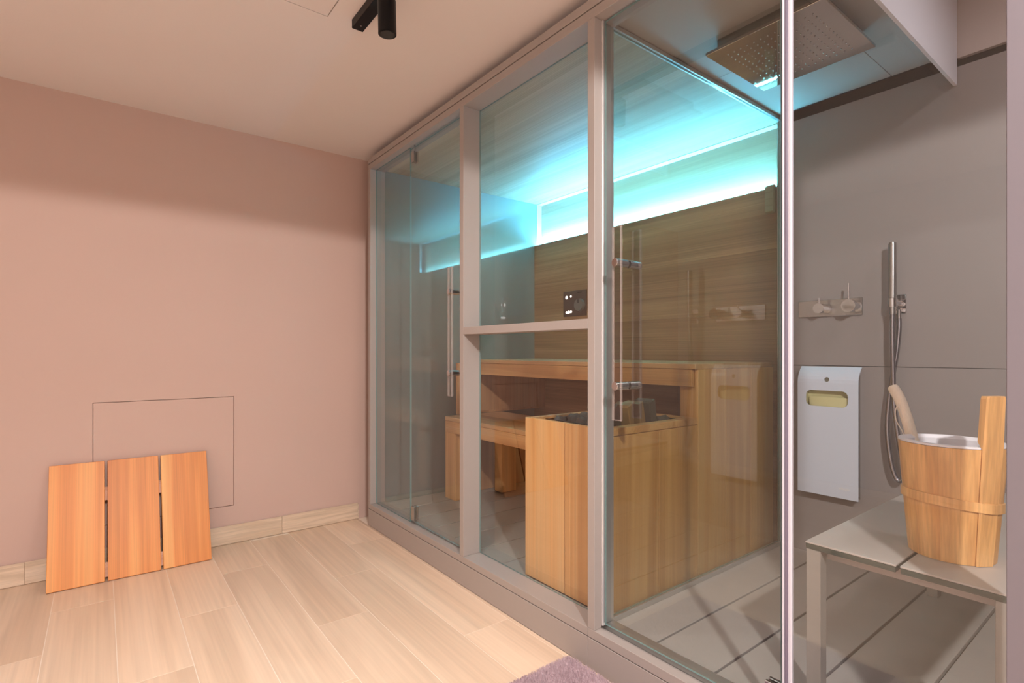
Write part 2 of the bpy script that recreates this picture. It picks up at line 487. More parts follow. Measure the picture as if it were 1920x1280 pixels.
def bar_handle(door, xg, yc, z0, z1, inner=True):
    """acrylic bar on two steel stand-offs through the door"""
    zs = (z0 + 0.118, z1 - 0.125)
    for s, xx in ((-1, xg - .052), (1, xg + .052)):
        if s == 1 and not inner: continue
        o = obj('handle_bar', BM((xx - .006, xx + .006, yc - .020, yc + .020, z0, z1), bev=.002), M_acryl, door)
        o.data.materials.append(M_acryledge if s < 0 else M_acrylfaint)
        for p in o.data.polygons:
            if abs(p.normal.x) < 0.9: p.material_index = 1
    for z in zs:
        bm = bmesh.new()
        cyl(bm, (xg - .064, yc, z), (xg - .005, yc, z), .0145, n=24)
        cyl(bm, (xg + .005, yc, z), (xg + .064, yc, z), .0145, n=24)
        cyl(bm, (xg - .066, yc, z), (xg - .064, yc, z), .0120, n=24)
        obj('standoff', bm, M_chrome, door, smooth=True)

def pivot(door, xg, y, z0, z1, pin):
    bm = BM((xg - .016, xg - .0045, y - .016, y + .016, z0, z1), (xg + .0045, xg + .016, y - .016, y + .016, z0, z1), bev=.0015)
    if pin: cyl(bm, (xg, y, pin[0]), (xg, y, pin[1]), .004, n=12)
    obj('pivot_clamp', bm, M_steel, door)

# left bay : narrow fixed light, then a door
XD = 1.4480
pane('fixed_pane', XD - .004, XD + .004, 2.853, 3.344, 0.1475, 2.3575, M_glass, cab)
doorL = pane('door_pane', XD - .004, XD + .004, 2.262, 2.848, 0.160, 2.345, M_glass, cab, label='tall hinged glass door with a clear acrylic pull at the left end of the cabin')
bar_handle(doorL, XD, 2.315, 0.926, 1.580)
pivot(doorL, XD, 2.80, 0.170, 0.252, (0.1465, 0.17))
pivot(doorL, XD, 2.80, 2.255, 2.318, (2.318, 2.3575))
# middle bay
pane('fixed_pane', XG - .003, XG + .003, P3b + .0, P2a - .0005, 0.1475, 1.2358, M_glass, cab)
pane('fixed_pane', XG - .003, XG + .003, P3b + .0, P2a - .0005, 1.2725, 2.3575, M_glass, cab)
# right bay
XR = 1.4535
doorR = pane('door_pane', XR - .004, XR + .004, 0.690, 1.322, 0.160, 2.352, M_glass, cab, label='wide hinged glass shower door with a clear acrylic pull beside the middle post')
bar_handle(doorR, XR, 1.222, 0.915, 1.582)
pivot(doorR, XR, 0.712, 0.170, 0.252, (0.135, 0.17))
for (yy0, yy1, mt) in ((0.6795, 0.6860, M_seal), (0.6705, 0.6790, M_sealdark), (0.6600, 0.6700, M_seal)):
    piece('seal_strip', XR - .008, XR + .008, yy0, yy1, 0.153, 2.3575, mt, cab, bev=.002)
pane('fixed_pane', XR - .004, XR + .004, P4a + .001, 0.6595, 0.153, 2.3575, M_glassfix, cab, edge=False)

pane('fixed_pane', XR - .004, XR + .004, -0.2995, 0.189, 0.153, 2.3575, M_glassfix, cab, edge=False)

# partition between sauna and shower
piece('partition_channel', 1.513, 2.846, 1.340, 1.366, ZF + .0005, ZF + .020, M_alu, cab, bev=.0015)
piece('partition_channel', 1.513, 2.846, 1.340, 1.366, 2.3650, 2.3815, M_alu, cab, bev=.0015)
piece('partition_channel', 2.825, 2.8485, 1.344, 1.364, ZF + .021, 2.364, M_alu, cab, bev=.0015)
pane('partition_pane', 1.513, 2.824, 1.349, 1.357, ZF + .0205, 2.3645, M_glasspart, cab)

# raised slab floor
obj('floor_tray', BM((1.5135, 2.848, YR, YE, 0.055, 0.078)), M_dark, cab)
GY = [2.707 + .2215 * k for k in range(4)][::-1] + [2.707 - .2215 * k for k in range(1, 14)]
GY = sorted(GY)
for a, b2 in zip(GY[:-1], GY[1:]):
    y0, y1 = a + .0045, b2 - .0045
    y1 = min(y1, YE - .03)
    if y1 - y0 < .03: continue
    piece('floor_slab', 1.5145, 2.846, y0, y1, 0.1115, ZF, M_tilefloor, cab, bev=.001)

# sauna lining
obj('end_wall_panel', BM((1.5135, 2.90, 3.3565, YE - .001, 0.10, 2.3695)), M_glossgrey, cab, label='polished grey end wall')
obj('cabin_ceiling', BM((1.5135, 2.93, 1.353, YE, 2.370, 2.431)), M_ceilwood, cab, label='pale veneered ceiling')
for i, (za, zb) in enumerate(((1.02, 1.36), (1.3608, 1.70), (1.7008, 2.026))):
    piece('backrest_panel', 2.830, 2.852, 1.3665, 3.356, za, zb, M_backwood, cab, bev=.0006)
obj('lower_lining', BM((2.830, 2.852, 1.3665, 3.356, 0.10, 1.0195)), M_backwood, cab)
obj('light_recess_board', BM((2.905, 2.93, 1.353, 3.356, 1.90, 2.3695)), M_palewood, cab)
obj('recess_return', BM((2.8535, 2.9045, 1.3665, 3.3525, 2.366, 2.3697), (2.8535, 2.9045, 3.3525, 3.3562, 2.0190, 2.3697)), plain('pale_trim', lin((222, 220, 216)), 0.6), cab)
bm = bmesh.new()
tl = math.radians(18)
bx(bm, 2.8545, 2.8745, 1.375, 3.340, 2.0185, 2.0230)
led = obj('led_strip', bm, M_led, cab)
obj('led_ledge', BM((2.8525, 2.904, 1.3665, 3.356, 1.995, 2.018)), M_white, cab)

# shower ceiling : porcelain slabs
for (x0, x1, y0, y1) in ((1.5135, 2.200, 0.8425, 1.352), (2.202, 2.80, 0.8425, 1.352), (1.5135, 2.80, 0.6525, 0.8405)):
    piece('ceiling_slab', x0, x1, y0, y1, 2.385, 2.40, M_tileceil, cab, bev=.0008)
obj('ceiling_backing', BM((1.5135, 2.849, 0.6525, 1.352, 2.4015, 2.431)), M_dark, cab)

# control panel on the sauna wall
ctl = thing('sauna_control_panel', 'bronze sauna control panel with lit round buttons on the timber back wall', 'control panel', (2.829, 2.88, 1.42))
obj('faceplate', BM((2.820, 2.8298, 2.755, 3.000, 1.420, 1.613), bev=.003, seg=2), M_ctl, ctl)
bm = bmesh.new(); cyl(bm, (2.796, 2.815, 1.500), (2.8198, 2.815, 1.500), .044, .048, n=40)
kn = obj('dial', bm, M_ctlknob, ctl, smooth=True)
obj('dial_mark', BM((2.7945, 2.7958, 2.812, 2.818, 1.515, 1.54)), M_black, kn)
for (yy, zz, rr) in ((2.962, 1.566, .0125), (2.915, 1.572, .008), (2.962, 1.452, .009), (2.938, 1.453, .011), (2.914, 1.455, .009)):
    bm = bmesh.new(); cyl(bm, (2.8185, yy, zz), (2.8199, yy, zz), rr, n=20)
    obj('lit_button', bm, M_dot, ctl)
obj('printed_mark', BM((2.8190, 2.8199, 2.80, 2.845, 1.594, 1.600)), M_black, ctl)

# temperature sensor
sen = thing('temperature_sensor', 'small beige ribbed sensor box high on the timber wall beside the partition glass', 'sensor', (2.82, 1.392, 1.885))
obj('sensor_body', BM((2.806, 2.8298, 1.370, 1.418, 1.887, 2.036), bev=.006, seg=3), M_sensor, sen)
for i in range(4):
    z = 1.892 + i * .0355
    obj('rib', BM((2.800, 2.8058, 1.371, 1.417, z, z + .032), bev=.0025, seg=2), M_sensor, sen)

# ------------------------------------------------------------------ upper bench
ub = thing('upper_bench', 'honey coloured upper sauna bench running along the timber back wall', 'bench', (2.45, 2.4, ZF))
for (x0, x1) in ((2.103, 2.333), (2.335, 2.566), (2.568, 2.800)):
    piece('seat_board', x0, x1, 1.377, 3.345, 1.072, 1.097, M_seat, ub, bev=.0025)
piece('fascia', 2.106, 2.128, 1.398, 3.345, 0.993, 1.0705, M_bench, ub, bev=.0015)
for (x0, x1) in ((2.1235, 2.351), (2.3545, 2.582), (2.5855, 2.810)):
    piece('end_board', x0, x1, 1.377, 1.395, ZF + .004, 1.0715, M_heatwood, ub, bev=.0015)
obj('end_joint_shade', BM((2.16, 2.80, 1.3956, 1.399, .16, 1.06)), M_dark, ub)  # black sheet standing in for the shaded hollow behind the joints
piece('post', 2.128, 2.150, 1.3955, 1.475, 0.60, 1.0715, M_heatwood, ub, bev=.001)
# panel below the bench at the far end, with an inspection hatch
obj('far_end_panel', BM((2.00, 2.8285, 3.2200, 3.238, ZF + .003, 0.5935), (2.00, 2.8285, 3.2200, 3.238, 0.705, 1.0715)), M_benchdark, ub)
obj('hatch', BM((2.20, 2.72, 3.2165, 3.2198, 0.72, 0.98), bev=.001), M_benchdark, ub)
piece('bearer', 2.79, 2.8285, 1.40, 3.215, 1.03, 1.0715, M_benchdark, ub)
piece('bearer', 2.40, 2.44, 1.40, 3.215, 1.03, 1.0715, M_benchdark, ub)

# ------------------------------------------------------------------ lower bench
lb = thing('lower_bench', 'lower honey coloured step bench left of the heater casing', 'bench', (2.1, 2.6, ZF))
for (x0, x1) in ((1.898, 2.146), (2.148, 2.390)):
    piece('seat_board', x0, x1, 1.905, 3.219, 0.676, 0.703, M_seat, lb, bev=.0025)
piece('fascia', 1.900, 1.922, 1.905, 3.217, 0.596, 0.6745, M_bench, lb, bev=.0015)
piece('side_rail', 1.923, 2.39, 3.195, 3.217, 0.596, 0.6745, M_bench, lb, bev=.001)
piece('leg', 1.900, 1.960, 3.090, 3.217, ZF + .001, 0.5955, M_heatwood, lb, bev=.0015)
piece('leg', 2.255, 2.385, 3.035, 3.120, ZF + .012, 0.6745, M_heatwood, lb, bev=.0015)
piece('leg', 2.255, 2.385, 1.94, 2.02, ZF + .001, 0.6745, M_heatwood, lb, bev=.0015)

# ------------------------------------------------------------------ heater casing
ht = thing('sauna_heater', 'honey timber cased sauna heater filled with stones behind the middle glass', 'sauna heater', (1.8, 1.62, ZF))
hx, hY0, hY1, hz = 1.524, 1.377, 1.872, 0.855
piece('casing_board', hx, hx + .022, 1.6165, hY1, ZF + .006, hz, M_heatwood, ht, bev=.0015)
piece('casing_board', hx, hx + .022, hY0, 1.6130, ZF + .006, hz, M_heatwood, ht, bev=.0015)
piece('casing_board', hx + .0225, 1.836, hY0, hY0 + .022, ZF + .006, .8230, M_heatwood, ht, bev=.0015)
piece('casing_board', 1.8395, 2.119, hY0, hY0 + .022, ZF + .006, .8230, M_heatwood, ht, bev=.0015)
piece('casing_board', hx + .0225, 2.119, hY1 - .022, hY1, ZF + .006, .8245, M_heatwood, ht, bev=.0015)
piece('casing_board', 2.097, 2.119, hY0 + .0225, hY1 - .0225, ZF + .006, .8245, M_heatwood, ht, bev=.0015)
piece('rim_board', hx + .0225, 2.119, hY0, hY0 + .045, .8255, hz, M_bench, ht, bev=.0015)
piece('rim_board', hx + .0225, 2.119, hY1 - .03, hY1, .8255, hz, M_bench, ht, bev=.0015)
piece('rim_board', 2.085, 2.119, hY0 + .0455, hY1 - .0305, .8255, hz, M_bench, ht, bev=.0015)
obj('casing_joint_shade', BM((hx + .0226, hx + .026, hY0 + .03, hY1 - .03, .16, .80), (hx + .03, 2.09, hY0 + .0226, hY0 + .026, .16, .80)), M_dark, ht)  # black sheets put in so the joints between boards look shaded
bm = bmesh.new()
bx(bm, 1.60, 2.07, 1.44, 1.82, 0.60, 0.62)
for b_ in ((1.60, 1.612, 1.44, 1.82, .62, .848), (2.058, 2.07, 1.44, 1.82, .62, .848), (1.612, 2.058, 1.44, 1.452, .62, .848), (1.612, 2.058, 1.808, 1.82, .62, .848)):
    bx(bm, *b_)
bx(bm, 1.5465, 1.60, 1.425, 1.84, .815, .822); bx(bm, 2.07, 2.084, 1.425, 1.84, .815, .822)
bx(bm, 1.60, 2.07, 1.4225, 1.44, .815, .822); bx(bm, 1.60, 2.07, 1.82, 1.8415, .815, .822)
bx(bm, 1.615, 2.055, 1.455, 1.805, 0.621, 0.792)
obj('stone_basket', bm, M_black, ht)

def rock(bm_seed, size, angular=False):
    rnd = random.Random(bm_seed)
    bm = bmesh.new()
    bmesh.ops.create_icosphere(bm, subdivisions=2, radius=1.0)
    for v in bm.verts:
        n = v.co.normalized()
        k = 0.86 + 0.14 * math.sin(n.x * 3 + bm_seed) * math.cos(n.y * 4 + bm_seed * 2) + rnd.uniform(-.05, .05)
        if angular:
            m = max(abs(n.x), abs(n.y), abs(n.z)); k *= (0.5 / m + 0.5)
        v.co = Vector((n.x * size[0], n.y * size[1], n.z * size[2])) * k
    return bm
n_r = 0
slots = []
rr = random.Random(3)
for i in range(6):
    for j in range(5):
        if j == 0 and i < 5: continue
        slots.append((1.655 + i * .072 + rr.uniform(-.008, .008), 1.490 + j * .070 + rr.uniform(-.006, .006)))
for i, (x, y) in enumerate(slots):
    bm = rock(i, (rr.uniform(.030, .040), rr.uniform(.028, .038), rr.uniform(.028, .040)), True)
    bmesh.ops.rotate(bm, verts=bm.verts, matrix=Euler((rr.uniform(-.5, .5), rr.uniform(-.5, .5), rr.uniform(0, 3))).to_matrix())
    zc = 0.836 + rr.uniform(-.008, .008)
    bmesh.ops.translate(bm, verts=bm.verts, vec=(x, y, zc))
    tag(obj('sauna_stone', bm, M_rock), 'dark grey sauna stone heaped in the heater casing', 'stone', 'dark stones heaped in the heater')
# two upright tan slabs and the dark slab behind them
for (nm, x, y, sx, sy, sz, rz, ry, mt, lb_) in (
        ('sauna_stone', 1.800, 1.475, .024, .075, .110, .25, .22, M_rocktan, 'tan block stone leaning upright beside the dark block in the heater'),
        ('sauna_stone', 1.728, 1.470, .024, .070, .100, .30, .25, M_rocktan, 'tan block stone leaning upright nearest the door handle, left of its tan twin'),
        ('sauna_stone', 1.880, 1.480, .026, .080, .115, .15, .20, M_rock, 'dark upright block stone right of the tan blocks in the heater'),
        ('sauna_stone', 1.655, 1.480, .030, .065, .090, .35, .20, M_rock, 'dark upright block stone left of the tan blocks in the heater')):
    bm = bmesh.new()
    bx(bm, -sx, sx, -sy / 2, sy / 2, -sz / 2, sz / 2, bev=.004)
    q = random.Random(x)
    for v in bm.verts: v.co += Vector((q.uniform(-.003, .003), q.uniform(-.003, .003), q.uniform(-.004, .004)))
    bmesh.ops.rotate(bm, verts=bm.verts, matrix=Euler((0, ry * -1, rz)).to_matrix())
    bmesh.ops.translate(bm, verts=bm.verts, vec=(x, y, 0.885))
    tag(obj(nm, bm, mt), lb_, 'stone')

# ------------------------------------------------------------------ shower head
sh = thing('rain_shower_head', 'large square mirror polished rain shower head below the shower ceiling', 'shower head', (2.125, 0.98, 2.318))
obj('plate', BM((1.895, 2.355, 0.760, 1.196, 2.322, 2.334), bev=.001), M_mirror, sh)
bm = bmesh.new()
bx(bm, 1.93, 2.32, 0.79, 1.166, 2.3342, 2.3845)
obj('mount_box', bm, M_steel, sh)
bm = bmesh.new()
for i in range(13):
    for j in range(13):
        x = 1.955 + i * (2.295 - 1.955) / 12; y = 0.82 + j * (1.136 - 0.82) / 12
        bmesh.ops.create_cone(bm, cap_ends=True, segments=6, radius1=.0022, radius2=.0032, depth=.003, matrix=Matrix.Translation((x, y, 2.3203)))
obj('nozzles', bm, M_steel, sh, kind='stuff')

# ------------------------------------------------------------------ shower mixer
mx_ = thing('shower_mixer', 'chrome wall plate with two round shower taps on the taupe wall', 'tap', (2.84, 1.117, 1.326))
obj('plate', BM((2.842, 2.8498, 0.972, 1.263, 1.326, 1.409), bev=.0015), M_steel, mx_)
for (y, z, r, xo, pin, nm) in ((1.139, 1.364, .0245, 2.772, .030, 'small_tap'), (1.004, 1.367, .0300, 2.762, .090, 'large_tap')):
    bm = bmesh.new()
    cyl(bm, (2.8418, y, z), (2.812, y, z), r * .92, n=36)
    cyl(bm, (2.812, y, z), (2.809, y, z), r * .75, n=36)
    cyl(bm, (2.809, y, z), (xo, y, z), r, n=36)
    k = obj(nm, bm, M_chrome, mx_, smooth=True)
    bm = bmesh.new(); cyl(bm, (xo + .012, y, z + r * .8), (xo + .012, y, z + r + pin * .85), .0042, n=14)
    obj('lever', bm, M_chrome, k, smooth=True)

# ------------------------------------------------------------------ hand shower
hs = thing('hand_shower', 'slim steel hand shower on its wall bracket with a looped hose', 'hand shower', (2.84, 0.83, 1.3))
obj('wall_plate', BM((2.842, 2.8498, 0.800, 0.857, 1.324, 1.409), bev=.0015), M_chrome, hs)
bm = bmesh.new(); cyl(bm, (2.8418, 0.826, 1.368), (2.776, 0.834, 1.368), .0165, n=24)
cyl(bm, (2.786, 0.834, 1.350), (2.786, 0.834, 1.3885), .0185, n=24)
obj('bracket', bm, M_chrome, hs, smooth=True)
bm = bmesh.new(); cyl(bm, (2.786, 0.834, 1.391), (2.786, 0.834, 1.632), .0165, n=28)
cyl(bm, (2.786, 0.834, 1.632), (2.786, 0.834, 1.637), .0140, n=28)
cyl(bm, (2.786, 0.834, 1.349), (2.786, 0.834, 1.318), .0120, n=24)
obj('hand_piece', bm, M_steel, hs, smooth=True)
bm = bmesh.new(); cyl(bm, (2.8418, 0.818, 1.338), (2.815, 0.818, 1.338), .011, n=20); cyl(bm, (2.815, 0.818, 1.340), (2.815, 0.818, 1.300), .0085, n=20)
obj('hose_outlet', bm, M_chrome, hs, smooth=True)
hp = catmull([(2.786, .834, 1.318), (2.786, .834, 1.22), (2.788, .832, 1.05), (2.79, .828, .90), (2.795, .808, .72), (2.80, .795, .63), (2.80, .803, .588), (2.80, .822, .585), (2.80, .842, .65), (2.802, .858, .78), (2.806, .856, .90), (2.81, .842, 1.03), (2.814, .826, 1.15), (2.815, .818, 1.25), (2.815, .818, 1.30)], 10)
bm = tube(bmesh.new(), hp, .0098, n=16)
obj('hose', bm, plain('steel_hose', (0.34, 0.33, 0.36, 1), 0.25, metal=1.0), hs, smooth=True)

# ------------------------------------------------------------------ wall mounted white bin / bag dispenser
bn = thing('wall_bin', 'white glossy wall panel with a cream hand slot and a curved top beneath the taps', 'wall bin', (2.82, 1.11, 0.45))
y0, y1 = 0.971, 1.243
def binx(z):
    # front surface leans back to the wall at the top
    if z < 1.0: return 2.790
    t = (z - 1.0) / (1.08 - 1.0)
    return 2.790 + 0.045 * t * t
def rrect(ya, yb, za, zb, r, n=5):
    pts = []
    for (cy, cz, a) in ((yb - r, zb - r, 0), (ya + r, zb - r, 90), (ya + r, za + r, 180), (yb - r, za + r, 270)):
        for k in range(n + 1):
            t = math.radians(a + 90 * k / n); pts.append((cy + r * math.cos(t), cz + r * math.sin(t)))
    return pts
# panel as a grid in (y,z) with the slot and the round hole cut by a boolean
bm = bmesh.new()
NZ = 40
zl = [0.452 + (1.078 - 0.452) * i / NZ for i in range(NZ + 1)]
fr, bk = [], []
for z in zl:
    x = binx(z)
    fr.append([bm.verts.new((x, y, z)) for y in (y0, y1)])
    bk.append([bm.verts.new((x + .006, y, z)) for y in (y0, y1)])
for i in range(NZ):
    bm.faces.new((fr[i][0], fr[i][1], fr[i + 1][1], fr[i + 1][0]))
    bm.faces.new((bk[i][0], bk[i + 1][0], bk[i + 1][1], bk[i][1]))
    bm.faces.new((fr[i][0], fr[i + 1][0], bk[i + 1][0], bk[i][0]))
    bm.faces.new((fr[i][1], bk[i][1], bk[i + 1][1], fr[i + 1][1]))
bm.faces.new((fr[0][0], bk[0][0], bk[0][1], fr[0][1])); bm.faces.new((fr[NZ][0], fr[NZ][1], bk[NZ][1], bk[NZ][0]))
panel = obj('front_panel', bm, M_bin, bn)
cut = bmesh.new()
ring = rrect(1.014, 1.204, 0.885, 0.962, .026)
A = [cut.verts.new((2.75, y, z)) for y, z in ring]; B = [cut.verts.new((2.83, y, z)) for y, z in ring]
cut.faces.new(A); cut.faces.new(B[::-1])
for k in range(len(A)): cut.faces.new((A[k], B[k], B[(k + 1) % len(A)], A[(k + 1) % len(A)]))
cyl(cut, (2.75, 1.108, 1.016), (2.83, 1.108, 1.016), .0115, n=24)
bmesh.ops.recalc_face_normals(cut, faces=cut.faces)
cme = bpy.data.meshes.new('cutter'); cut.to_mesh(cme); cut.free()
co = bpy.data.objects.new('cutter', cme); C.objects.link(co)
md = panel.modifiers.new('cut', 'BOOLEAN'); md.object = co; md.operation = 'DIFFERENCE'; md.solver = 'EXACT'
bpy.context.view_layer.update()
dg = bpy.context.evaluated_depsgraph_get()
nm = bpy.data.meshes.new_from_object(panel.evaluated_get(dg))
panel.modifiers.clear(); panel.data = nm
bpy.data.objects.remove(co)
# box behind, basket and lens
obj('back_box', BM((2.8365, 2.8498, y0 + .012, y1 - .012, 0.46, 1.06)), M_steel, bn)
bm = bmesh.new()
bx(bm, 2.826, 2.834, 1.00, 1.218, 0.80, 0.99)
bx(bm, 2.797, 2.8255, 1.00, 1.012, 0.80, 0.99); bx(bm, 2.797, 2.8255, 1.206, 1.218, 0.80, 0.99); bx(bm, 2.797, 2.8255, 1.012, 1.206, 0.978, 0.99)
obj('slot_housing', bm, M_bincream, bn)
bm = bmesh.new(); lathe(bm, [(0.0001, .86), (.085, .862), (.092, .875), (.094, .930), (.088, .931), (.086, .90), (.0001, .89)], 2.812, 1.106, n=40, sx=.15, sy=.97)
obj('inner_tray', bm, M_bincream, bn, smooth=True)
bm = bmesh.new(); cyl(bm, (2.7975, 1.108, 1.016), (2.803, 1.108, 1.016), .0125, n=24)
obj('sensor_lens', bm, plain('smoked_lens', lin((110, 106, 92)), 0.3), bn)
obj('bracket', BM((2.812, 2.8360, 0.978, 0.988, 0.4535, 0.462)), M_steel, bn)
fc = bpy.data.curves.new('maker_mark', 'FONT'); fc.body = 'effegibi'; fc.size = 0.017; fc.extrude = .0003; fc.align_x = 'CENTER'
fo = bpy.data.objects.new('maker_mark', fc); C.objects.link(fo)
fo.rotation_euler = (math.pi / 2, 0, -math.pi / 2)
bpy.context.view_layer.update()
dg = bpy.context.evaluated_depsgraph_get()
fm = bpy.data.meshes.new_from_object(fo.evaluated_get(dg)); bpy.data.objects.remove(fo)
ft = bpy.data.objects.new('printed_mark', fm); C.objects.link(ft)
ft.rotation_euler = (math.pi / 2, 0, -math.pi / 2); ft.parent = bn
ft.location = Vector((2.7895, 1.030, 0.494)) - bn.location
fm.materials.clear(); fm.materials.append(plain('pale_print', lin((250, 250, 250)), 0.2, metal=0.3))

# ------------------------------------------------------------------ shower bench
M_leg = plain('greige_powder_coat', lin((148, 142, 135)), 0.4)
bc = thing('shower_bench', 'low steel legged bench with two taupe slab tops inside the shower', 'bench', (2.2, 0.47, ZF))
BT = 0.605
for (ya, yb) in ((0.475, 0.696), (0.245, 0.466)):
    piece('seat_slab', 1.610, 2.760, ya, yb, BT - .005, BT, M_tilefloor, bc, bev=.0008)
    o = piece('slab_edge', 1.611, 2.759, ya + .001, yb - .001, BT - .020, BT - .0052, M_glassedge, bc, bev=.0006)
for (xa, ya) in ((1.612, 0.656), (1.612, 0.246), (2.719, 0.656), (2.719, 0.246)):
    piece('leg', xa, xa + .040, ya, ya + .038, ZF + .0005, BT - .0205, M_leg, bc, bev=.001)
piece('cross_rail', 1.653, 1.670, 0.285, 0.655, BT - .050, BT - .0205, M_frame, bc, bev=.001)
piece('cross_rail', 2.700, 2.718, 0.285, 0.655, BT - .050, BT - .0205, M_frame, bc, bev=.001)
for ya in (0.664, 0.252):
    piece('side_rail', 1.671, 2.699, ya, ya + .022, BT - .050, BT - .0205, M_frame, bc, bev=.001)

# ------------------------------------------------------------------ bucket
BX, BY = 1.825, 0.412
bk_ = thing('sauna_bucket', 'tapered pine sauna bucket with a white liner and one tall handle stave', 'bucket', (BX, BY, BT))
Hb = 0.300
def rb(z): return 0.0935 + (0.1165 - 0.0935) * (z - BT) / Hb
NS = 16
for k in range(NS):
    a0 = 2 * math.pi * k / NS; a1 = 2 * math.pi * (k + 1) / NS
    bm = bmesh.new()
    prof_o = [(rb(BT + .001), BT + .001), (rb(BT + .1), BT + .1), (rb(BT + .2), BT + .2), (rb(BT + Hb), BT + Hb)]
    prof_i = [(rb(BT + Hb) - .013, BT + Hb), (rb(BT + .001) - .013, BT + .001)]
    rings = lathe(bm, prof_o + prof_i, BX, BY, n=5, closed=True, a0=a0 + .0006, a1=a1 - .0006)
    for s in (0, 5):
        f = [r[s] for r in rings]
        bm.faces.new(f if s == 0 else f[::-1])
    obj('stave', bm, M_bucket, bk_, smooth=True)
bm = bmesh.new(); cyl(bm, (BX, BY, BT + .006), (BX, BY, BT + .018), rb(BT) - .0138, n=40)
obj('bottom', bm, M_bucket, bk_)
# liner
bm = bmesh.new()
lathe(bm, [(rb(BT + Hb) - .0005, BT + Hb + .001), (rb(BT + Hb) - .001, BT + Hb + .006), (rb(BT + Hb) - .012, BT + Hb + .007), (rb(BT + Hb) - .020, BT + Hb - .002), (0.086, BT + .06), (0.075, BT + .03), (0.0001, BT + .028),
    (0.0001, BT + .025), (0.078, BT + .027), (0.0885 - .004, BT + .058), (rb(BT + Hb) - .0145, BT + Hb - .004), (rb(BT + Hb) - .0145, BT + Hb + .001)], BX, BY, n=56)
obj('liner', bm, M_liner, bk_, smooth=True)
# handle stave : thicker plank riding on the outside toward the viewer's right
ha = math.radians(-143)
hdir = Vector((math.cos(ha), math.sin(ha), 0)); hperp = Vector((-hdir.y, hdir.x, 0))
# direction to place the handle so it shows on the right of the bucket
HA = math.radians(-123)
hd = Vector((math.cos(HA), math.sin(HA), 0)); hp_ = Vector((-hd.y, hd.x, 0))
bm = bmesh.new()
w = 0.029
prof = []
zs = [BT + .001, BT + .10, BT + .20, BT + Hb, BT + Hb + .02, BT + Hb + .08, BT + Hb + .128, BT + Hb + .135]
ws = [w * .80, w * .87, w * .94, w, w * .97, w * .92, w * .90, w * .82]
rings = []
for z, ww in zip(zs, ws):
    ro = rb(z) if z <= BT + Hb else rb(BT + Hb) + (z - BT - Hb) * .06
    ctr = Vector((BX, BY, 0)) + hd * (ro + .0005)
    ring = []
    for (s, o_) in ((-1, 0.0), (-.86, .0035), (.86, .0035), (1, 0.0), (1, -.016), (-1, -.016)):
        if z <= BT + Hb and o_ < 0: o_ = -.0015
        p = ctr + hp_ * (s * ww) + hd * o_
        ring.append(bm.verts.new((p.x, p.y, z)))
    rings.append(ring)
for i in range(len(rings) - 1):
    for k in range(6):
        bm.faces.new((rings[i][k], rings[i][(k + 1) % 6], rings[i + 1][(k + 1) % 6], rings[i + 1][k]))
bm.faces.new(rings[0][::-1]); bm.faces.new(rings[-1])
obj('handle_stave', bm, M_bucket, bk_, bevel=.002)
# wooden hoop, tilted a little
bm = bmesh.new()
prev = None; n = 72; R = []
for k in range(n):
    a = 2 * math.pi * k / n
    zc = BT + .150 + .012 * math.cos(a - math.radians(150))
    extra = .0012 + .0040 * math.exp(-((math.atan2(math.sin(a - HA), math.cos(a - HA))) / .24) ** 4)
    ring = []
    for (dr, dz) in ((extra, -.013), (extra + .0035, -.012), (extra + .0035, .012), (extra, .013)):
        r_ = rb(zc) + dr
        ring.append(bm.verts.new((BX + r_ * math.cos(a), BY + r_ * math.sin(a), zc + dz)))
    R.append(ring)
for k in range(n):
    A, B = R[k], R[(k + 1) % n]
    for j in range(4): bm.faces.new((A[j], A[(j + 1) % 4], B[(j + 1) % 4], B[j]))
obj('hoop', bm, M_bucket, bk_, smooth=True)

# ------------------------------------------------------------------ ladle
ld = thing('sauna_ladle', 'pale wooden ladle with a knotted cord resting in the bucket', 'ladle', (BX, BY + .03, BT + .05))
lp = catmull([(1.905, 0.570, 1.045), (1.893, 0.548, 1.008), (1.882, 0.528, 0.955), (1.870, 0.508, 0.89), (1.850, 0.475, 0.80), (1.835, 0.445, 0.70)], 8)
n = len(lp)
bm = tube(bmesh.new(), lp, [0.0125 if i == 0 else (.0150 if i < n * .45 else .0150 - .002 * (i - n * .45) / n) for i in range(n)], n=18)
obj('handle', bm, M_ladle, ld, smooth=True)
bm = bmesh.new(); lathe(bm, [(.0001, .652), (.028, .654), (.038, .672), (.040, .702), (.036, .702), (.034, .675), (.025, .660), (.0001, .658)], BX + .008, BY + .02, n=28)
obj('bowl', bm, M_ladle, ld, smooth=True)
h0 = Vector((1.884, 0.548, 0.992))
cp = catmull([(1.889, .540, 1.000), (1.874, .546, .994), (1.868, .552, .975), (1.868, .549, .945), (1.870, .536, .918), (1.872, .532, .900), (1.872, .537, .885)], 6)
bm = tube(bmesh.new(), cp, .0016, n=8)
cp2 = catmull([(1.874, .546, .994), (1.870, .535, .960), (1.868, .520, .925), (1.870, .528, .905), (1.872, .534, .898), (1.872, .528, .878)], 6)
tube(bm, cp2, .0016, n=8)
cyl(bm, (1.871, .534, .906), (1.872, .534, .893), .0045, n=10)
obj('cord', bm, M_cord, ld, smooth=True)

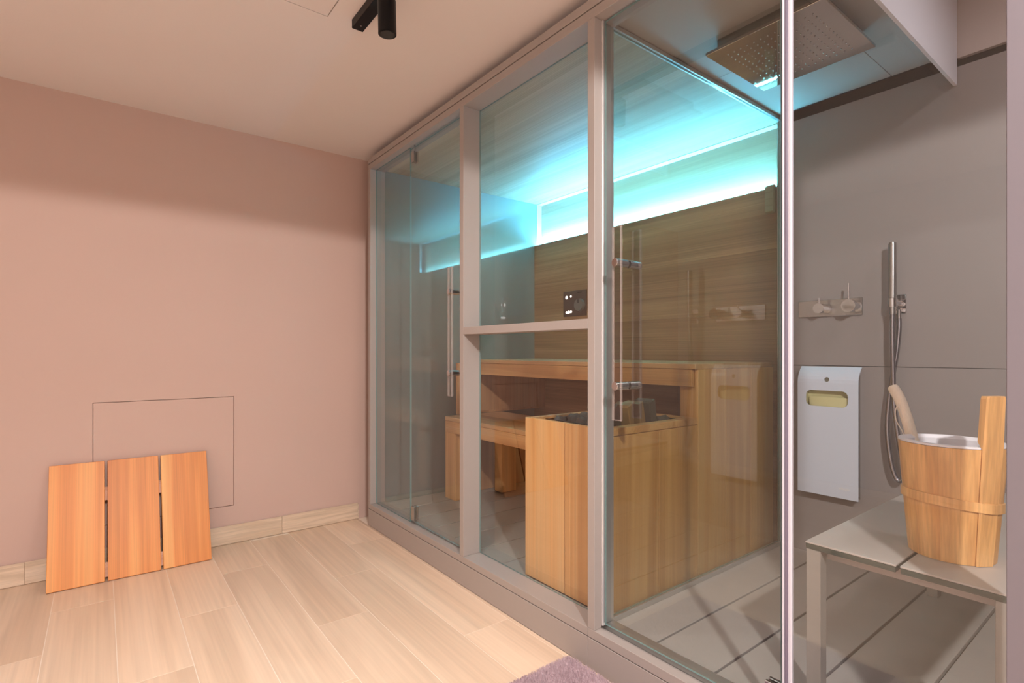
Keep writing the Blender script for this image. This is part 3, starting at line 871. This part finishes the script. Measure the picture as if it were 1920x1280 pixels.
# ------------------------------------------------------------------ duckboard leaning on the pink wall
db = thing('duckboard', 'orange three-board wooden duckboard leaning against the pink wall', 'duckboard', (0.14, 3.40, 0))
db.rotation_euler = (0, 0, 0)
lean = math.atan2(3.538 - 3.345, 0.575)
Rm = Matrix.Rotation(-lean, 3, 'X')
Ld = 0.603
def leanobj(name, x0, x1, d0, d1, l0, l1, mat, bev=.0015):
    """d : depth behind the front face, l : along the board from the floor"""
    bm = bmesh.new(); bx(bm, x0, x1, d0, d1, l0, l1, bev=bev)
    me = bpy.data.meshes.new(name); bm.to_mesh(me); bm.free(); me.materials.append(mat)
    o = bpy.data.objects.new(name, me); C.objects.link(o); o.parent = db
    o.rotation_euler = (-lean, 0, 0)
    o.location = Vector((0, 3.342, 0.0045)) - db.location + Vector((0, 0, 0))
    return o
for (x0, x1) in ((-0.2075, 0.0155), (0.0265, 0.2500), (0.2610, 0.4840)):
    leanobj('board', x0, x1, 0, .020, 0, Ld, M_duck)
for (l0, l1) in ((0.020, 0.092), (0.400, 0.470)):
    leanobj('batten', -0.19, 0.466, .0205, .042, l0, l1, M_duckraw)

# ------------------------------------------------------------------ bath mat
mt_ = thing('bath_mat', 'fluffy mauve bath mat on the oak plank floor beside the cabin plinth', 'mat', (1.08, 0.95, 0))
mx0, mx1, my0, my1 = 0.70, 1.393, 0.30, 1.452
bm = BM((mx0 + .006, mx1 - .006, my0 + .006, my1 - .006, 0.001, 0.012), bev=.004, seg=2)
obj('backing', bm, M_mat, mt_)
rp = random.Random(11)
V, F = [], []
for i in range(90000):
    x = rp.uniform(mx0, mx1); y = rp.uniform(my0 + .35, my1)
    # rounded corners
    cr = .03
    dx = max(mx0 + cr - x, 0, x - (mx1 - cr)); dy = max(0, y - (my1 - cr))
    if dx * dx + dy * dy > cr * cr: continue
    e = min(x - mx0, mx1 - x, my1 - y)
    h = (.022 + rp.uniform(-.003, .003)) * (0.72 + 0.28 * min(1, e / .02))
    sw = .35 * math.sin(x * 23) * math.cos(y * 19)
    a = rp.uniform(0, 6.28); l = .0045
    tx, ty = rp.gauss(0, .002) + sw * .006, rp.gauss(0, .002) + sw * .004
    c_, s_ = math.cos(a) * .0011, math.sin(a) * .0011
    b0 = len(V)
    V += [(x - c_, y - s_, .010), (x + c_, y + s_, .010), (min(x + tx, mx1), min(y + ty, my1), h)]
    F.append((b0, b0 + 1, b0 + 2))
me = bpy.data.meshes.new('pile'); me.from_pydata([(a - 1.08, b - .95, c) for a, b, c in V], [], F); me.materials.append(M_mat)
po = bpy.data.objects.new('pile', me); C.objects.link(po); po.parent = mt_; po['kind'] = 'stuff'

# ------------------------------------------------------------------ ceiling track light
tk = thing('track_light', 'black ceiling track with one cylindrical spotlight, in front of the cabin', 'ceiling light', (0.82, 1.5, CZ))
obj('track', BM((0.797, 0.843, 0.60, 2.083, CZ - .036, CZ - .0005), bev=.001), M_black, tk)
bm = bmesh.new(); cyl(bm, (0.82, 2.045, CZ - .0368), (0.82, 2.045, CZ - .0361), .003, n=12)
obj('screw', bm, M_steel, tk)
bm = bmesh.new()
tilt = Vector((0.03, 0.012, -1)).normalized()
t0 = Vector((0.818, 1.800, 2.422))
cyl(bm, (0.82, 1.795, CZ - .036), (0.82, 1.795, 2.435), .008, n=16)
cyl(bm, (0.82, 1.795, 2.440), t0, .013, n=16)
obj('stem', bm, M_black, tk, smooth=True)
bm = bmesh.new()
cyl(bm, t0, t0 + tilt * .120, .0325, n=40)
sp = obj('spot_housing', bm, M_black, tk, smooth=True, bevel=.0)
bm = bmesh.new(); cyl(bm, t0 + tilt * .1202, t0 + tilt * .1215, .026, n=32)
obj('lens', bm, plain('dark_lens', lin((60, 56, 52)), 0.1), sp)
slf = thing('bulkhead_fill_tray', 'square white tray of the added fill lamp before the shower bulkhead', 'ceiling light', (2.20, -0.10, 2.63))  # made-up housing for the unseen bulkhead fill
obj('tray', BM((2.07, 2.33, -0.23, 0.03, 2.604, 2.6295), bev=.002), M_white, slf)
# downlight ring, and made-up tray for the added fill lamp (behind and above the camera)
dlf = thing('recessed_downlight', 'round white recessed downlight in the ceiling behind the camera', 'ceiling light', (0.10, -0.95, CZ))
bm = bmesh.new(); lathe(bm, [(.05, CZ - .004), (.07, CZ - .004), (.07, CZ - .0005), (.05, CZ - .0005)], .10, -.95, n=32, closed=True)
obj('ring', bm, M_white, dlf, smooth=True)
plf = thing('fill_lamp_tray', 'flat rectangular white tray of the added fill lamp above the camera', 'ceiling light', (-0.20, 1.05, CZ))
obj('tray', BM((-0.67, 0.27, 0.78, 1.32, CZ - .036, CZ - .0005), bev=.002), M_white, plf)
